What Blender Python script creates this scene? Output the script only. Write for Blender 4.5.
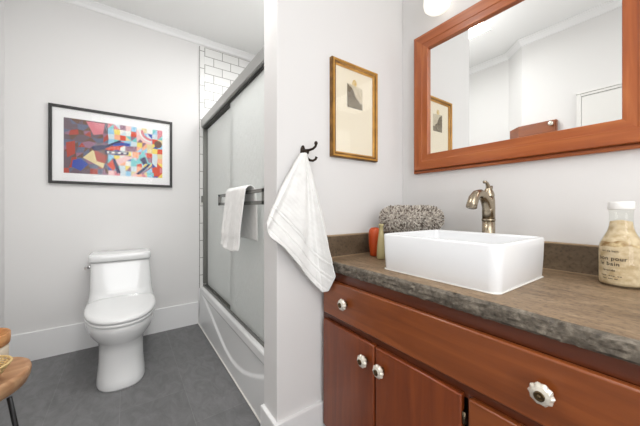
import bpy, bmesh, math, random
from mathutils import Vector, Matrix, noise

S = bpy.context.scene
for o in list(bpy.data.objects):
    bpy.data.objects.remove(o, do_unlink=True)
C = S.collection
PI = math.pi
random.seed(7)

# ------------------------------------------------------------------ camera
cam_data = bpy.data.cameras.new('camera')
cam_data.sensor_width = 36.0
cam_data.lens = 275.8 / 640 * 36.0
cam_data.shift_y = -5.0 / 640
cam_data.clip_start = 0.02
cam = bpy.data.objects.new('camera', cam_data)
C.objects.link(cam)
cam.location = (0, 0, 1.05)
cam.rotation_euler = (PI / 2, 0, -math.atan2(194, 275.8))
S.camera = cam

# ------------------------------------------------------------------ light and exposure
S.view_settings.view_transform = 'Standard'
S.view_settings.look = 'None'
S.view_settings.gamma = 1.0
S.view_settings.exposure = 0.0
S.view_settings.use_curve_mapping = False
world = bpy.data.worlds.new('world')
S.world = world
world.use_nodes = True
world.node_tree.nodes['Background'].inputs[0].default_value = (1, 1, 1, 1)
world.node_tree.nodes['Background'].inputs[1].default_value = 0.5

def area(name, loc, rot, sx, sy, watts, col=(1, 1, 1)):
    l = bpy.data.lights.new(name, 'AREA')
    l.shape = 'RECTANGLE'; l.size = sx; l.size_y = sy; l.energy = watts; l.color = col
    o = bpy.data.objects.new(name, l); C.objects.link(o)
    o.location = loc; o.rotation_euler = rot
    return o
area('ceiling_fill', (0.15, -0.75, 2.52), (0, 0, 0), 1.2, 1.0, 16, (1.0, 0.985, 0.96))  # added main fill overhead, kept out of view, no fixture
area('toilet_fill', (0.26, 1.28, 2.50), (0, 0, 0), 0.34, 0.5, 12.5, (1.0, 0.99, 0.97))  # added fill to even out the back wall, no fixture
area('toilet_up_fill', (0.26, 1.28, 2.12), (PI, 0, 0), 0.34, 0.5, 3.2, (1.0, 0.99, 0.98))  # added fill aimed up to lift the ceiling, no lamp here
area('shower_fill', (0.94, 1.6, 2.52), (0, 0, 0), 0.5, 0.8, 12, (1.0, 1.0, 1.0))  # added fill inside the alcove to brighten glass and tile
area('fill_behind', (-0.05, -1.45, 1.45), (PI / 2, 0, 0), 1.0, 1.7, 22, (0.97, 0.98, 1.0))  # added soft fill in front of the closed wall, no window there

# ------------------------------------------------------------------ materials
def srgb(r, g, b):
    def f(c):
        c /= 255.0
        return c / 12.92 if c <= 0.04045 else ((c + 0.055) / 1.055) ** 2.4
    return (f(r), f(g), f(b), 1)

def mat(name, col, rough=0.5, metal=0.0, spec=0.5, bump=None, var=None, coat=0.0, emit=None, trans=0.0, coord='Object'):
    """bump=(scale, strength, distance)  var=(col2, scale, detail, (sx,sy,sz))"""
    m = bpy.data.materials.new(name); m.use_nodes = True
    nt = m.node_tree; b = nt.nodes['Principled BSDF']
    b.inputs['Base Color'].default_value = col
    b.inputs['Roughness'].default_value = rough
    b.inputs['Metallic'].default_value = metal
    b.inputs['Specular IOR Level'].default_value = spec
    b.inputs['Coat Weight'].default_value = coat
    b.inputs['Transmission Weight'].default_value = trans
    if emit:
        b.inputs['Emission Color'].default_value = emit[0]
        b.inputs['Emission Strength'].default_value = emit[1]
    tc = nt.nodes.new('ShaderNodeTexCoord')
    if var:
        mp = nt.nodes.new('ShaderNodeMapping'); mp.inputs['Scale'].default_value = var[3]
        nt.links.new(tc.outputs[coord], mp.inputs[0])
        n = nt.nodes.new('ShaderNodeTexNoise'); n.inputs['Scale'].default_value = var[1]
        n.inputs['Detail'].default_value = var[2]
        nt.links.new(mp.outputs[0], n.inputs[0])
        r = nt.nodes.new('ShaderNodeValToRGB')
        r.color_ramp.elements[0].position = 0.32; r.color_ramp.elements[1].position = 0.68
        r.color_ramp.elements[0].color = col; r.color_ramp.elements[1].color = var[0]
        nt.links.new(n.outputs[0], r.inputs[0])
        nt.links.new(r.outputs[0], b.inputs['Base Color'])
    if bump:
        n = nt.nodes.new('ShaderNodeTexNoise'); n.inputs['Scale'].default_value = bump[0]
        n.inputs['Detail'].default_value = 4
        nt.links.new(tc.outputs[coord], n.inputs[0])
        bp = nt.nodes.new('ShaderNodeBump'); bp.inputs['Strength'].default_value = bump[1]
        bp.inputs['Distance'].default_value = bump[2]
        nt.links.new(n.outputs[0], bp.inputs['Height'])
        nt.links.new(bp.outputs[0], b.inputs['Normal'])
    return m

def wood(name, c1, c2, c3, along='y', rough=0.32, scale=1.0, coat=0.25):
    m = bpy.data.materials.new(name); m.use_nodes = True
    nt = m.node_tree; b = nt.nodes['Principled BSDF']
    b.inputs['Roughness'].default_value = rough
    b.inputs['Coat Weight'].default_value = coat
    b.inputs['Coat Roughness'].default_value = 0.25
    tc = nt.nodes.new('ShaderNodeTexCoord')
    mp = nt.nodes.new('ShaderNodeMapping')
    s = {'x': (1.2, 14, 14), 'y': (14, 1.2, 14), 'z': (14, 14, 1.2)}[along]
    mp.inputs['Scale'].default_value = tuple(k * scale for k in s)
    nt.links.new(tc.outputs['Object'], mp.inputs[0])
    n = nt.nodes.new('ShaderNodeTexNoise'); n.inputs['Scale'].default_value = 2.2
    n.inputs['Detail'].default_value = 7; n.inputs['Distortion'].default_value = 0.8
    nt.links.new(mp.outputs[0], n.inputs[0])
    r = nt.nodes.new('ShaderNodeValToRGB')
    e = r.color_ramp.elements
    e[0].position = 0.3; e[0].color = c1
    e[1].position = 0.72; e[1].color = c3
    x = e.new(0.5); x.color = c2
    nt.links.new(n.outputs[0], r.inputs[0])
    nt.links.new(r.outputs[0], b.inputs['Base Color'])
    return m

M = {}
M['wall'] = mat('wall_paint', srgb(228, 227, 226), 0.75, spec=0.25, bump=(60, 0.06, 0.002))
M['ceiling'] = mat('ceiling_paint', srgb(240, 240, 239), 0.85, spec=0.2)
M['trim'] = mat('trim_paint', srgb(236, 236, 236), 0.4)
M['porcelain'] = mat('porcelain', srgb(236, 237, 237), 0.12, coat=0.3)
M['sinkware'] = mat('sink_ceramic', srgb(240, 242, 244), 0.1, coat=0.3)
M['tub'] = mat('tub_acrylic', srgb(237, 238, 238), 0.18)
M['seat'] = mat('seat_plastic', srgb(236, 237, 237), 0.2)
M['alu'] = mat('brushed_aluminium', srgb(178, 178, 176), 0.38, metal=0.85, bump=(200, 0.05, 0.001))
M['alu_dark'] = mat('door_channel_metal', srgb(132, 132, 128), 0.4, metal=0.8)
M['channel_dark'] = mat('dark_channel', srgb(45, 45, 43), 0.6)  # near-black tone of the strip below the header
M['chrome'] = mat('chrome', srgb(215, 215, 215), 0.12, metal=1.0)
M['nickel'] = mat('brushed_nickel', srgb(172, 160, 140), 0.27, metal=1.0)
M['nickel_dark'] = mat('nickel_dark', srgb(110, 98, 80), 0.35, metal=1.0)
M['bronze'] = mat('oiled_bronze', srgb(52, 42, 34), 0.38, metal=0.7)
M['black'] = mat('black_frame', srgb(38, 36, 36), 0.4)
M['blackmetal'] = mat('black_metal', srgb(22, 22, 24), 0.4, metal=0.4)
M['gold'] = mat('gilt_frame', srgb(212, 160, 78), 0.32, metal=0.25, var=(srgb(182, 130, 56), 18, 5, (1, 1, 1)))
M['gold_dark'] = mat('gilt_edge', srgb(150, 108, 50), 0.4, metal=0.5, var=(srgb(98, 68, 30), 25, 5, (1, 1, 1)))
M['matboard'] = mat('white_mat_board', srgb(240, 240, 240), 0.7)
M['creammat'] = mat('cream_mat_board', srgb(238, 229, 207), 0.7)
M['vanwood'] = wood('cherry_wood_length', srgb(121, 60, 24), srgb(134, 69, 29), srgb(148, 79, 35), 'y')
M['vanwoodz'] = wood('cherry_wood_upright', srgb(114, 50, 18), srgb(126, 58, 22), srgb(140, 69, 28), 'z')
M['carcass'] = wood('cherry_carcass', srgb(84, 36, 14), srgb(96, 43, 17), srgb(108, 50, 21), 'y')
M['mirwoody'] = wood('mirror_lit_wood_length', srgb(150, 74, 30), srgb(166, 87, 39), srgb(188, 110, 56), 'y')  # the vanity's cherry again, brighter light painted into the base colour
M['mirwoodz'] = wood('mirror_lit_wood_upright', srgb(150, 74, 30), srgb(166, 87, 39), srgb(188, 110, 56), 'z')  # same painted-in brightness, grain running upright
M['knobglass'] = mat('fluted_knob_glass', srgb(226, 220, 206), 0.1, metal=0.35, coat=0.6)
M['knobbrass'] = mat('knob_brass', srgb(92, 76, 54), 0.35, metal=0.9)
M['dark'] = mat('interior_shade', srgb(20, 16, 14), 0.8)  # near-black painted for the shade inside the cabinet
M['teak'] = wood('teak_slab', srgb(160, 114, 78), srgb(182, 138, 100), srgb(200, 160, 122), 'x', rough=0.5, scale=0.8, coat=0.05)
M['teakrim'] = wood('teak_bowl', srgb(170, 112, 62), srgb(192, 134, 82), srgb(208, 156, 104), 'x', rough=0.5, coat=0.05)
M['cream'] = mat('cream_pot', srgb(226, 214, 194), 0.6, bump=(40, 0.2, 0.004))
M['orange'] = mat('orange_glaze', srgb(205, 84, 32), 0.35, var=(srgb(184, 66, 26), 12, 3, (1, 1, 1)))
M['olive'] = mat('olive_glaze', srgb(186, 174, 130), 0.35)
M['white_lid'] = mat('white_lid', srgb(240, 240, 238), 0.35)
M['ink'] = mat('dark_print', srgb(62, 52, 42), 0.7)
M['water_seal'] = mat('white_sealant', srgb(236, 234, 228), 0.4)
M['shade'] = mat('lit_frosted_glass', srgb(245, 243, 236), 0.3, emit=(srgb(255, 250, 238), 0.8))
M['doorpaint'] = mat('door_paint', srgb(230, 229, 226), 0.45)

def terry(name, c, c2):
    return mat(name, c, 0.95, spec=0.1, bump=(420, 0.5, 0.003), var=(c2, 30, 4, (1, 1, 1)))
M['towel'] = terry('white_terry', srgb(247, 247, 245), srgb(240, 240, 238))

# floor: staggered slate-look porcelain tiles
def floor_mat():
    m = bpy.data.materials.new('slate_tile'); m.use_nodes = True
    nt = m.node_tree; b = nt.nodes['Principled BSDF']
    tc = nt.nodes.new('ShaderNodeTexCoord')
    sp = nt.nodes.new('ShaderNodeSeparateXYZ'); nt.links.new(tc.outputs['Object'], sp.inputs[0])
    ax = nt.nodes.new('ShaderNodeMath'); ax.operation = 'ADD'; ax.inputs[1].default_value = 10 * 0.305 + 0.026
    ay = nt.nodes.new('ShaderNodeMath'); ay.operation = 'ADD'; ay.inputs[1].default_value = 6.1 - 1.758 + 0.305
    nt.links.new(sp.outputs[0], ax.inputs[0]); nt.links.new(sp.outputs[1], ay.inputs[0])
    cb = nt.nodes.new('ShaderNodeCombineXYZ')
    nt.links.new(ay.outputs[0], cb.inputs[0]); nt.links.new(ax.outputs[0], cb.inputs[1])
    br = nt.nodes.new('ShaderNodeTexBrick')
    br.inputs['Scale'].default_value = 1.0
    br.inputs['Brick Width'].default_value = 0.61; br.inputs['Row Height'].default_value = 0.305
    br.inputs['Mortar Size'].default_value = 0.0012; br.inputs['Mortar Smooth'].default_value = 0.2
    br.offset = 0.5
    br.inputs['Color1'].default_value = srgb(113, 113, 114); br.inputs['Color2'].default_value = srgb(119, 119, 120)
    br.inputs['Mortar'].default_value = srgb(133, 133, 133)
    nt.links.new(cb.outputs[0], br.inputs[0])
    n = nt.nodes.new('ShaderNodeTexNoise'); n.inputs['Scale'].default_value = 11; n.inputs['Detail'].default_value = 10
    n.inputs['Distortion'].default_value = 1.2; n.inputs['Roughness'].default_value = 0.7
    mp = nt.nodes.new('ShaderNodeMapping'); mp.inputs['Scale'].default_value = (1.6, 0.8, 1); mp.inputs['Rotation'].default_value = (0, 0, 0.5)
    nt.links.new(tc.outputs['Object'], mp.inputs[0]); nt.links.new(mp.outputs[0], n.inputs[0])
    mx = nt.nodes.new('ShaderNodeMix'); mx.data_type = 'RGBA'; mx.blend_type = 'OVERLAY'
    rr = nt.nodes.new('ShaderNodeValToRGB')
    rr.color_ramp.elements[0].color = (0.36, 0.36, 0.36, 1); rr.color_ramp.elements[1].color = (0.64, 0.64, 0.64, 1)
    rr.color_ramp.elements[0].position = 0.3; rr.color_ramp.elements[1].position = 0.7
    nt.links.new(n.outputs[0], rr.inputs[0])
    mx.inputs[0].default_value = 0.75
    nt.links.new(br.outputs['Color'], mx.inputs[6]); nt.links.new(rr.outputs[0], mx.inputs[7])
    nt.links.new(mx.outputs[2], b.inputs['Base Color'])
    b.inputs['Roughness'].default_value = 0.55
    bp = nt.nodes.new('ShaderNodeBump'); bp.inputs['Strength'].default_value = 0.25; bp.inputs['Distance'].default_value = 0.003
    nt.links.new(n.outputs[0], bp.inputs['Height']); nt.links.new(bp.outputs[0], b.inputs['Normal'])
    return m
M['floor'] = floor_mat()

def tile_mat(ua, va, u0, v0):
    """white subway tile, ua/va = axis index for horizontal and vertical"""
    m = bpy.data.materials.new('subway_tile'); m.use_nodes = True
    nt = m.node_tree; b = nt.nodes['Principled BSDF']
    tc = nt.nodes.new('ShaderNodeTexCoord')
    sp = nt.nodes.new('ShaderNodeSeparateXYZ'); nt.links.new(tc.outputs['Object'], sp.inputs[0])
    au = nt.nodes.new('ShaderNodeMath'); au.inputs[1].default_value = -u0 + 1.58
    av = nt.nodes.new('ShaderNodeMath'); av.inputs[1].default_value = -v0 + 0.79 * 4
    nt.links.new(sp.outputs[ua], au.inputs[0]); nt.links.new(sp.outputs[va], av.inputs[0])
    cb = nt.nodes.new('ShaderNodeCombineXYZ')
    nt.links.new(au.outputs[0], cb.inputs[0]); nt.links.new(av.outputs[0], cb.inputs[1])
    br = nt.nodes.new('ShaderNodeTexBrick'); br.offset = 0.5
    br.inputs['Scale'].default_value = 1.0
    br.inputs['Brick Width'].default_value = 0.158; br.inputs['Row Height'].default_value = 0.079
    br.inputs['Mortar Size'].default_value = 0.003; br.inputs['Mortar Smooth'].default_value = 0.3
    br.inputs['Color1'].default_value = srgb(233, 233, 231); br.inputs['Color2'].default_value = srgb(229, 229, 227)
    br.inputs['Mortar'].default_value = srgb(140, 138, 133)
    nt.links.new(cb.outputs[0], br.inputs[0]); nt.links.new(br.outputs['Color'], b.inputs['Base Color'])
    b.inputs['Roughness'].default_value = 0.22
    bp = nt.nodes.new('ShaderNodeBump'); bp.invert = True; bp.inputs['Strength'].default_value = 0.4; bp.inputs['Distance'].default_value = 0.002
    nt.links.new(br.outputs['Fac'], bp.inputs['Height']); nt.links.new(bp.outputs[0], b.inputs['Normal'])
    return m

def frosted_mat():
    m = bpy.data.materials.new('rain_glass'); m.use_nodes = True
    nt = m.node_tree; nt.nodes.clear()
    out = nt.nodes.new('ShaderNodeOutputMaterial')
    tr = nt.nodes.new('ShaderNodeBsdfTranslucent'); tr.inputs[0].default_value = srgb(247, 248, 247)
    df = nt.nodes.new('ShaderNodeBsdfDiffuse'); df.inputs[0].default_value = srgb(236, 239, 237)
    gl = nt.nodes.new('ShaderNodeBsdfGlossy'); gl.inputs['Roughness'].default_value = 0.3
    m1 = nt.nodes.new('ShaderNodeMixShader'); m1.inputs[0].default_value = 0.62
    m2 = nt.nodes.new('ShaderNodeMixShader'); m2.inputs[0].default_value = 0.10
    tc = nt.nodes.new('ShaderNodeTexCoord')
    mp = nt.nodes.new('ShaderNodeMapping'); mp.inputs['Scale'].default_value = (1, 1, 0.22)
    n = nt.nodes.new('ShaderNodeTexNoise'); n.inputs['Scale'].default_value = 100; n.inputs['Detail'].default_value = 3
    nt.links.new(tc.outputs['Object'], mp.inputs[0]); nt.links.new(mp.outputs[0], n.inputs[0])
    bp = nt.nodes.new('ShaderNodeBump'); bp.inputs['Strength'].default_value = 1.0; bp.inputs['Distance'].default_value = 0.008
    nt.links.new(n.outputs[0], bp.inputs['Height'])
    for s in (tr, df, gl): nt.links.new(bp.outputs[0], s.inputs['Normal'])
    nt.links.new(df.outputs[0], m1.inputs[1]); nt.links.new(tr.outputs[0], m1.inputs[2])
    nt.links.new(m1.outputs[0], m2.inputs[1]); nt.links.new(gl.outputs[0], m2.inputs[2])
    nt.links.new(m2.outputs[0], out.inputs[0])
    return m
M['frost'] = frosted_mat()

def thin_glass(name, tint=(1, 1, 1, 1), k=0.6, base=0.03):
    m = bpy.data.materials.new(name); m.use_nodes = True
    nt = m.node_tree; nt.nodes.clear()
    out = nt.nodes.new('ShaderNodeOutputMaterial')
    tp = nt.nodes.new('ShaderNodeBsdfTransparent'); tp.inputs[0].default_value = tint
    gl = nt.nodes.new('ShaderNodeBsdfGlossy'); gl.inputs['Roughness'].default_value = 0.04
    lw = nt.nodes.new('ShaderNodeLayerWeight'); pw = nt.nodes.new('ShaderNodeMath'); pw.operation = 'POWER'; pw.inputs[1].default_value = 5
    ma = nt.nodes.new('ShaderNodeMath'); ma.operation = 'MULTIPLY_ADD'; ma.inputs[1].default_value = k; ma.inputs[2].default_value = base
    nt.links.new(lw.outputs['Facing'], pw.inputs[0]); nt.links.new(pw.outputs[0], ma.inputs[0])
    mx = nt.nodes.new('ShaderNodeMixShader')
    nt.links.new(ma.outputs[0], mx.inputs[0]); nt.links.new(tp.outputs[0], mx.inputs[1]); nt.links.new(gl.outputs[0], mx.inputs[2])
    nt.links.new(mx.outputs[0], out.inputs[0])
    return m
M['glass'] = thin_glass('clear_glass', (0.96, 0.97, 0.95, 1))
M['picglass'] = thin_glass('picture_glass', (0.99, 0.99, 0.99, 1), 0.3, 0.010)
M['mirror'] = mat('mirror_silver', (0.90, 0.91, 0.90, 1), 0.0, metal=1.0)

def counter_mat(name, cols, rough, bumpd, stretch):
    m = bpy.data.materials.new(name); m.use_nodes = True
    nt = m.node_tree; b = nt.nodes['Principled BSDF']
    tc = nt.nodes.new('ShaderNodeTexCoord')
    mp = nt.nodes.new('ShaderNodeMapping'); mp.inputs['Scale'].default_value = stretch
    nt.links.new(tc.outputs['Object'], mp.inputs[0])
    n = nt.nodes.new('ShaderNodeTexNoise'); n.inputs['Scale'].default_value = 6; n.inputs['Detail'].default_value = 12
    n.inputs['Roughness'].default_value = 0.68; n.inputs['Distortion'].default_value = 0.6
    nt.links.new(mp.outputs[0], n.inputs[0])
    r = nt.nodes.new('ShaderNodeValToRGB'); e = r.color_ramp.elements
    e[0].position = 0.3; e[0].color = cols[0]; e[1].position = 0.7; e[1].color = cols[2]
    x = e.new(0.5); x.color = cols[1]
    nt.links.new(n.outputs[0], r.inputs[0])
    n2 = nt.nodes.new('ShaderNodeTexNoise'); n2.inputs['Scale'].default_value = 90; n2.inputs['Detail'].default_value = 5
    nt.links.new(tc.outputs['Object'], n2.inputs[0])
    r2 = nt.nodes.new('ShaderNodeValToRGB'); r2.color_ramp.elements[0].position = 0.33; r2.color_ramp.elements[1].position = 0.5
    r2.color_ramp.elements[0].color = (0.42, 0.42, 0.42, 1); r2.color_ramp.elements[1].color = (1, 1, 1, 1)
    nt.links.new(n2.outputs[0], r2.inputs[0])
    mx = nt.nodes.new('ShaderNodeMix'); mx.data_type = 'RGBA'; mx.blend_type = 'MULTIPLY'; mx.inputs[0].default_value = 0.6
    nt.links.new(r.outputs[0], mx.inputs[6]); nt.links.new(r2.outputs[0], mx.inputs[7])
    nt.links.new(mx.outputs[2], b.inputs['Base Color'])
    b.inputs['Roughness'].default_value = rough
    bp = nt.nodes.new('ShaderNodeBump'); bp.inputs['Strength'].default_value = 0.5; bp.inputs['Distance'].default_value = bumpd
    nt.links.new(n2.outputs[0], bp.inputs['Height']); nt.links.new(bp.outputs[0], b.inputs['Normal'])
    return m
M['ctop'] = counter_mat('concrete_top', [srgb(108, 88, 66), srgb(138, 115, 89), srgb(164, 141, 112)], 0.5, 0.002, (5, 1.8, 1.8))
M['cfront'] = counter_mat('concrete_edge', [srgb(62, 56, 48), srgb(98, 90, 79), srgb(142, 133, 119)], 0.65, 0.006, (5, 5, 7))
M['csplash'] = counter_mat('concrete_splash', [srgb(76, 62, 46), srgb(100, 84, 66), srgb(126, 108, 86)], 0.5, 0.002, (1, 1, 1.5))
M['crim'] = mat('concrete_light_rim', srgb(168, 145, 116), 0.5)

# ------------------------------------------------------------------ mesh helpers
class MB:
    def __init__(s):
        s.v = []; s.f = []; s.m = []; s.sm = []
    def add(s, vs, fs, mi=0, smooth=False):
        o = len(s.v); s.v += [tuple(p) for p in vs]
        for f in fs:
            s.f.append(tuple(i + o for i in f)); s.m.append(mi); s.sm.append(smooth)
        return s
    def box(s, x0, x1, y0, y1, z0, z1, mi=0):
        return s.add([(x0,y0,z0),(x1,y0,z0),(x1,y1,z0),(x0,y1,z0),(x0,y0,z1),(x1,y0,z1),(x1,y1,z1),(x0,y1,z1)],
                     [(0,3,2,1),(4,5,6,7),(0,1,5,4),(1,2,6,5),(2,3,7,6),(3,0,4,7)], mi)
    def prism(s, poly, z0, z1, mi=0):
        n = len(poly)
        return s.add([(x,y,z0) for x,y in poly] + [(x,y,z1) for x,y in poly],
                     [tuple(reversed(range(n))), tuple(range(n, 2*n))] + [(i,(i+1)%n,n+(i+1)%n,n+i) for i in range(n)], mi)
    def rings(s, rings, mi=0, smooth=True, cap0=True, cap1=True):
        n = len(rings[0]); vs = [p for r in rings for p in r]; fs = []
        for k in range(len(rings)-1):
            for i in range(n):
                j = (i+1) % n
                fs.append((k*n+i, k*n+j, (k+1)*n+j, (k+1)*n+i))
        if cap0: fs.append(tuple(reversed(range(n))))
        if cap1: fs.append(tuple(range((len(rings)-1)*n, len(rings)*n)))
        return s.add(vs, fs, mi, smooth)
    def lathe(s, prof, cx, cy, n=32, mi=0, smooth=True, cap0=True, cap1=True):
        R = [[(cx + r*math.cos(2*PI*i/n), cy + r*math.sin(2*PI*i/n), z) for i in range(n)] for r, z in prof]
        return s.rings(R, mi, smooth, cap0, cap1)
    def tube(s, path, rad, n=12, mi=0, smooth=True):
        P = [Vector(p) for p in path]; R = []
        rr = rad if isinstance(rad, (list, tuple)) else [rad]*len(P)
        up = None
        for k, p in enumerate(P):
            t = (P[min(k+1, len(P)-1)] - P[max(k-1, 0)]).normalized()
            if up is None:
                a = Vector((0,0,1)) if abs(t.z) < 0.9 else Vector((1,0,0))
                up = (a - a.dot(t)*t).normalized()
            else:
                up = (up - up.dot(t)*t).normalized()
            b = t.cross(up)
            R.append([tuple(p + rr[k]*(math.cos(2*PI*i/n)*up + math.sin(2*PI*i/n)*b)) for i in range(n)])
        return s.rings(R, mi, smooth)
    def grid(s, fn, nu, nv, mi=0, smooth=True, flip=False):
        vs = [fn(i/nu, j/nv) for j in range(nv+1) for i in range(nu+1)]; fs = []
        for j in range(nv):
            for i in range(nu):
                a = j*(nu+1)+i; q = (a, a+1, a+nu+2, a+nu+1)
                fs.append(tuple(reversed(q)) if flip else q)
        return s.add(vs, fs, mi, smooth)
    def build(s, name, mats, parent=None, origin=None, bevel=0, segs=2, fix=True, subsurf=0, solid=0):
        if not isinstance(mats, (list, tuple)): mats = [mats]
        if parent is not None:
            origin = WO[parent.name]
        elif origin is None:
            xs = [p[0] for p in s.v]; ys = [p[1] for p in s.v]; zs = [p[2] for p in s.v]
            origin = ((min(xs)+max(xs))/2, (min(ys)+max(ys))/2, min(zs))
        ox, oy, oz = origin
        me = bpy.data.meshes.new(name)
        me.from_pydata([(x-ox, y-oy, z-oz) for x, y, z in s.v], [], s.f)
        for m in mats: me.materials.append(m)
        for p, mi, sm in zip(me.polygons, s.m, s.sm):
            p.material_index = mi; p.use_smooth = sm
        if fix:
            bm = bmesh.new(); bm.from_mesh(me)
            bmesh.ops.recalc_face_normals(bm, faces=bm.faces)
            bm.to_mesh(me); bm.free()
        me.update()
        o = bpy.data.objects.new(name, me); C.objects.link(o)
        if parent is None: o.location = origin
        else: o.parent = parent
        WO[o.name] = origin
        if solid:
            md = o.modifiers.new('thickness', 'SOLIDIFY'); md.thickness = solid; md.offset = 0
        if bevel:
            md = o.modifiers.new('bevel', 'BEVEL'); md.width = bevel; md.segments = segs
            md.limit_method = 'ANGLE'; md.angle_limit = math.radians(40)
            md.harden_normals = False
            for p in me.polygons: p.use_smooth = True
            try:
                me.set_sharp_from_angle(angle=math.radians(50))
            except Exception:
                pass
        if subsurf:
            md = o.modifiers.new('sub', 'SUBSURF'); md.levels = subsurf; md.render_levels = subsurf
        return o
WO = {}
def thing(name, label, cat, loc, group=None):
    o = bpy.data.objects.new(name, None); C.objects.link(o)
    o.location = loc; o.empty_display_size = 0.05
    WO[o.name] = tuple(loc)
    return tag(o, label, cat, group)
def tag(o, label, cat, group=None):
    o['label'] = label; o['category'] = cat
    if group: o['group'] = group
    return o
def struct(o, label=None):
    o['kind'] = 'structure'
    if label: o['label'] = label
    return o
def copy_tree(o, parent=None, dl=(0, 0, 0)):
    c = o.copy(); C.objects.link(c); c.parent = parent
    c.location = Vector(o.location) + Vector(dl)
    for ch in o.children:
        copy_tree(ch, c)
    return c
def sweep(path, prof, closed=False, mi=0):
    """prof: list of (inward offset, z); path walked with the room on its LEFT side"""
    mb = MB(); n = len(path); R = []
    P = [Vector(p) for p in path]
    for i in range(n):
        dirs = []
        if closed or i > 0: dirs.append((P[i] - P[i-1]).normalized())
        if closed or i < n-1: dirs.append((P[(i+1) % n] - P[i]).normalized())
        ns = [Vector((-d.y, d.x)) for d in dirs]
        if len(ns) == 2:
            m = (ns[0] + ns[1]).normalized(); k = 1.0 / max(0.3, m.dot(ns[0])); m = m*k
        else: m = ns[0]
        R.append([(P[i].x + m.x*a, P[i].y + m.y*a, z) for a, z in prof])
    if closed: R.append(R[0])
    mb.rings(R, mi, False, not closed, not closed)
    return mb

# ------------------------------------------------------------------ room shell
YB, XL, XR, H = 2.704, -0.66, 1.27, 2.60
struct(MB().prism([(-0.8,-1.7),(1.4,-1.7),(1.4,2.82),(-0.8,2.82)], -0.08, 0).build('floor', M['floor'], origin=(0,0,0)))
struct(MB().prism([(-0.8,-1.7),(1.4,-1.7),(1.4,2.82),(-0.8,2.82)], H, H+0.08).build('ceiling', M['ceiling']))
struct(MB().box(XL-0.1, XR+0.1, YB, YB+0.1, 0, H).build('wall_back', M['wall']))
struct(MB().prism([(XL,YB),(XL-0.1,YB),(XL-0.1,-1.6),(-0.505,-1.6),(-0.505,1.016),(XL,1.18)], 0, H).build('wall_left', M['wall']))
struct(MB().box(XR, XR+0.1, -1.6, YB, 0, H).build('wall_right', M['wall']))
struct(MB().box(0.492, XR, 0.998, 1.125, 0, H).build('wall_stub', M['wall'], bevel=0.003))
struct(MB().box(XL-0.1, XR+0.1, -1.7, -1.6, 0, H).build('wall_front', M['wall']))
# crown moulding all round
crown = [(0.0, H), (0.040, H), (0.040, H-0.006), (0.030, H-0.013), (0.017, H-0.030), (0.010, H-0.046), (0.006, H-0.052), (0.0, H-0.054)]
loop = [(XR,-1.6),(XR,0.998),(0.492,0.998),(0.492,1.125),(XR,1.125),(XR,YB),(XL,YB),(XL,1.18),(-0.505,1.016),(-0.505,-1.6)]
struct(sweep(loop, crown, True).build('trim_1', M['trim']))
# baseboards
bb = [(0.0, 0.0), (0.016, 0.0), (0.016, 0.193), (0.014, 0.196), (0.0, 0.196)]
struct(sweep([(0.538,YB),(XL,YB)], bb).build('baseboard_back', M['trim']))
struct(sweep([(XL,YB-0.017),(XL,1.18),(-0.505,1.016),(-0.505,0.635)], bb).build('baseboard_left', M['trim']))
struct(sweep([(0.715,0.998),(0.492,0.998),(0.492,1.125)][::-1][::-1], [(a, z) for a, z in bb]).build('baseboard_stub', M['trim']))

# shower tile on three sides of the tub
tb = tile_mat(0, 2, 0.595+0.0, 2.53)
struct(MB().box(0.592, XR, YB-0.012, YB, 0.30, 2.531).build('trim_2', tb, origin=(0,0,0)), 'white subway tile on the shower back wall')
te = tile_mat(2, 0, 2.53+0.04, 0.55)
struct(MB().box(0.546, 0.592, YB-0.012, YB, 0.30, 2.531).build('trim_3', te, origin=(0,0,0), bevel=0.003), 'narrow edge tile beside the shower door')
ts = tile_mat(1, 2, 2.69, 2.53)
struct(MB().box(XR-0.012, XR, 1.125, YB-0.012, 0.30, 2.531).build('trim_4', ts, origin=(0,0,0)), 'white subway tile on the shower side wall')

# white door with casing on the left wall, seen in the mirror
dr = MB()
dr.box(-0.505, -0.490, 0.606, 0.632, 0, 1.965); dr.box(-0.505, -0.490, -0.31, -0.284, 0, 1.965); dr.box(-0.505, -0.490, -0.284, 0.606, 1.945, 1.965); dr.box(-0.505, -0.484, -0.31, 0.636, 1.965, 1.975)
d1 = struct(dr.build('door_1', M['doorpaint'], origin=(-0.505, 0.16, 0), bevel=0.003))
dp = MB(); dp.box(-0.503, -0.496, -0.282, 0.604, 0.01, 1.943)
for z0, z1 in ():
    for y0, y1 in ((-0.15, 0.12), (0.20, 0.47)):
        dp.box(-0.492, -0.487, y0, y1, z0, z1)
dp.build('door_panel', M['doorpaint'], d1, bevel=0.003)
kn = MB(); kn.tube([(-0.492,-0.18,0.95),(-0.46,-0.18,0.95),(-0.445,-0.18,0.95),(-0.43,-0.18,0.95),(-0.425,-0.18,0.95)], [0.012,0.012,0.026,0.026,0.012], 20)
kn.build('door_knob', M['nickel'], d1)

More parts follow.
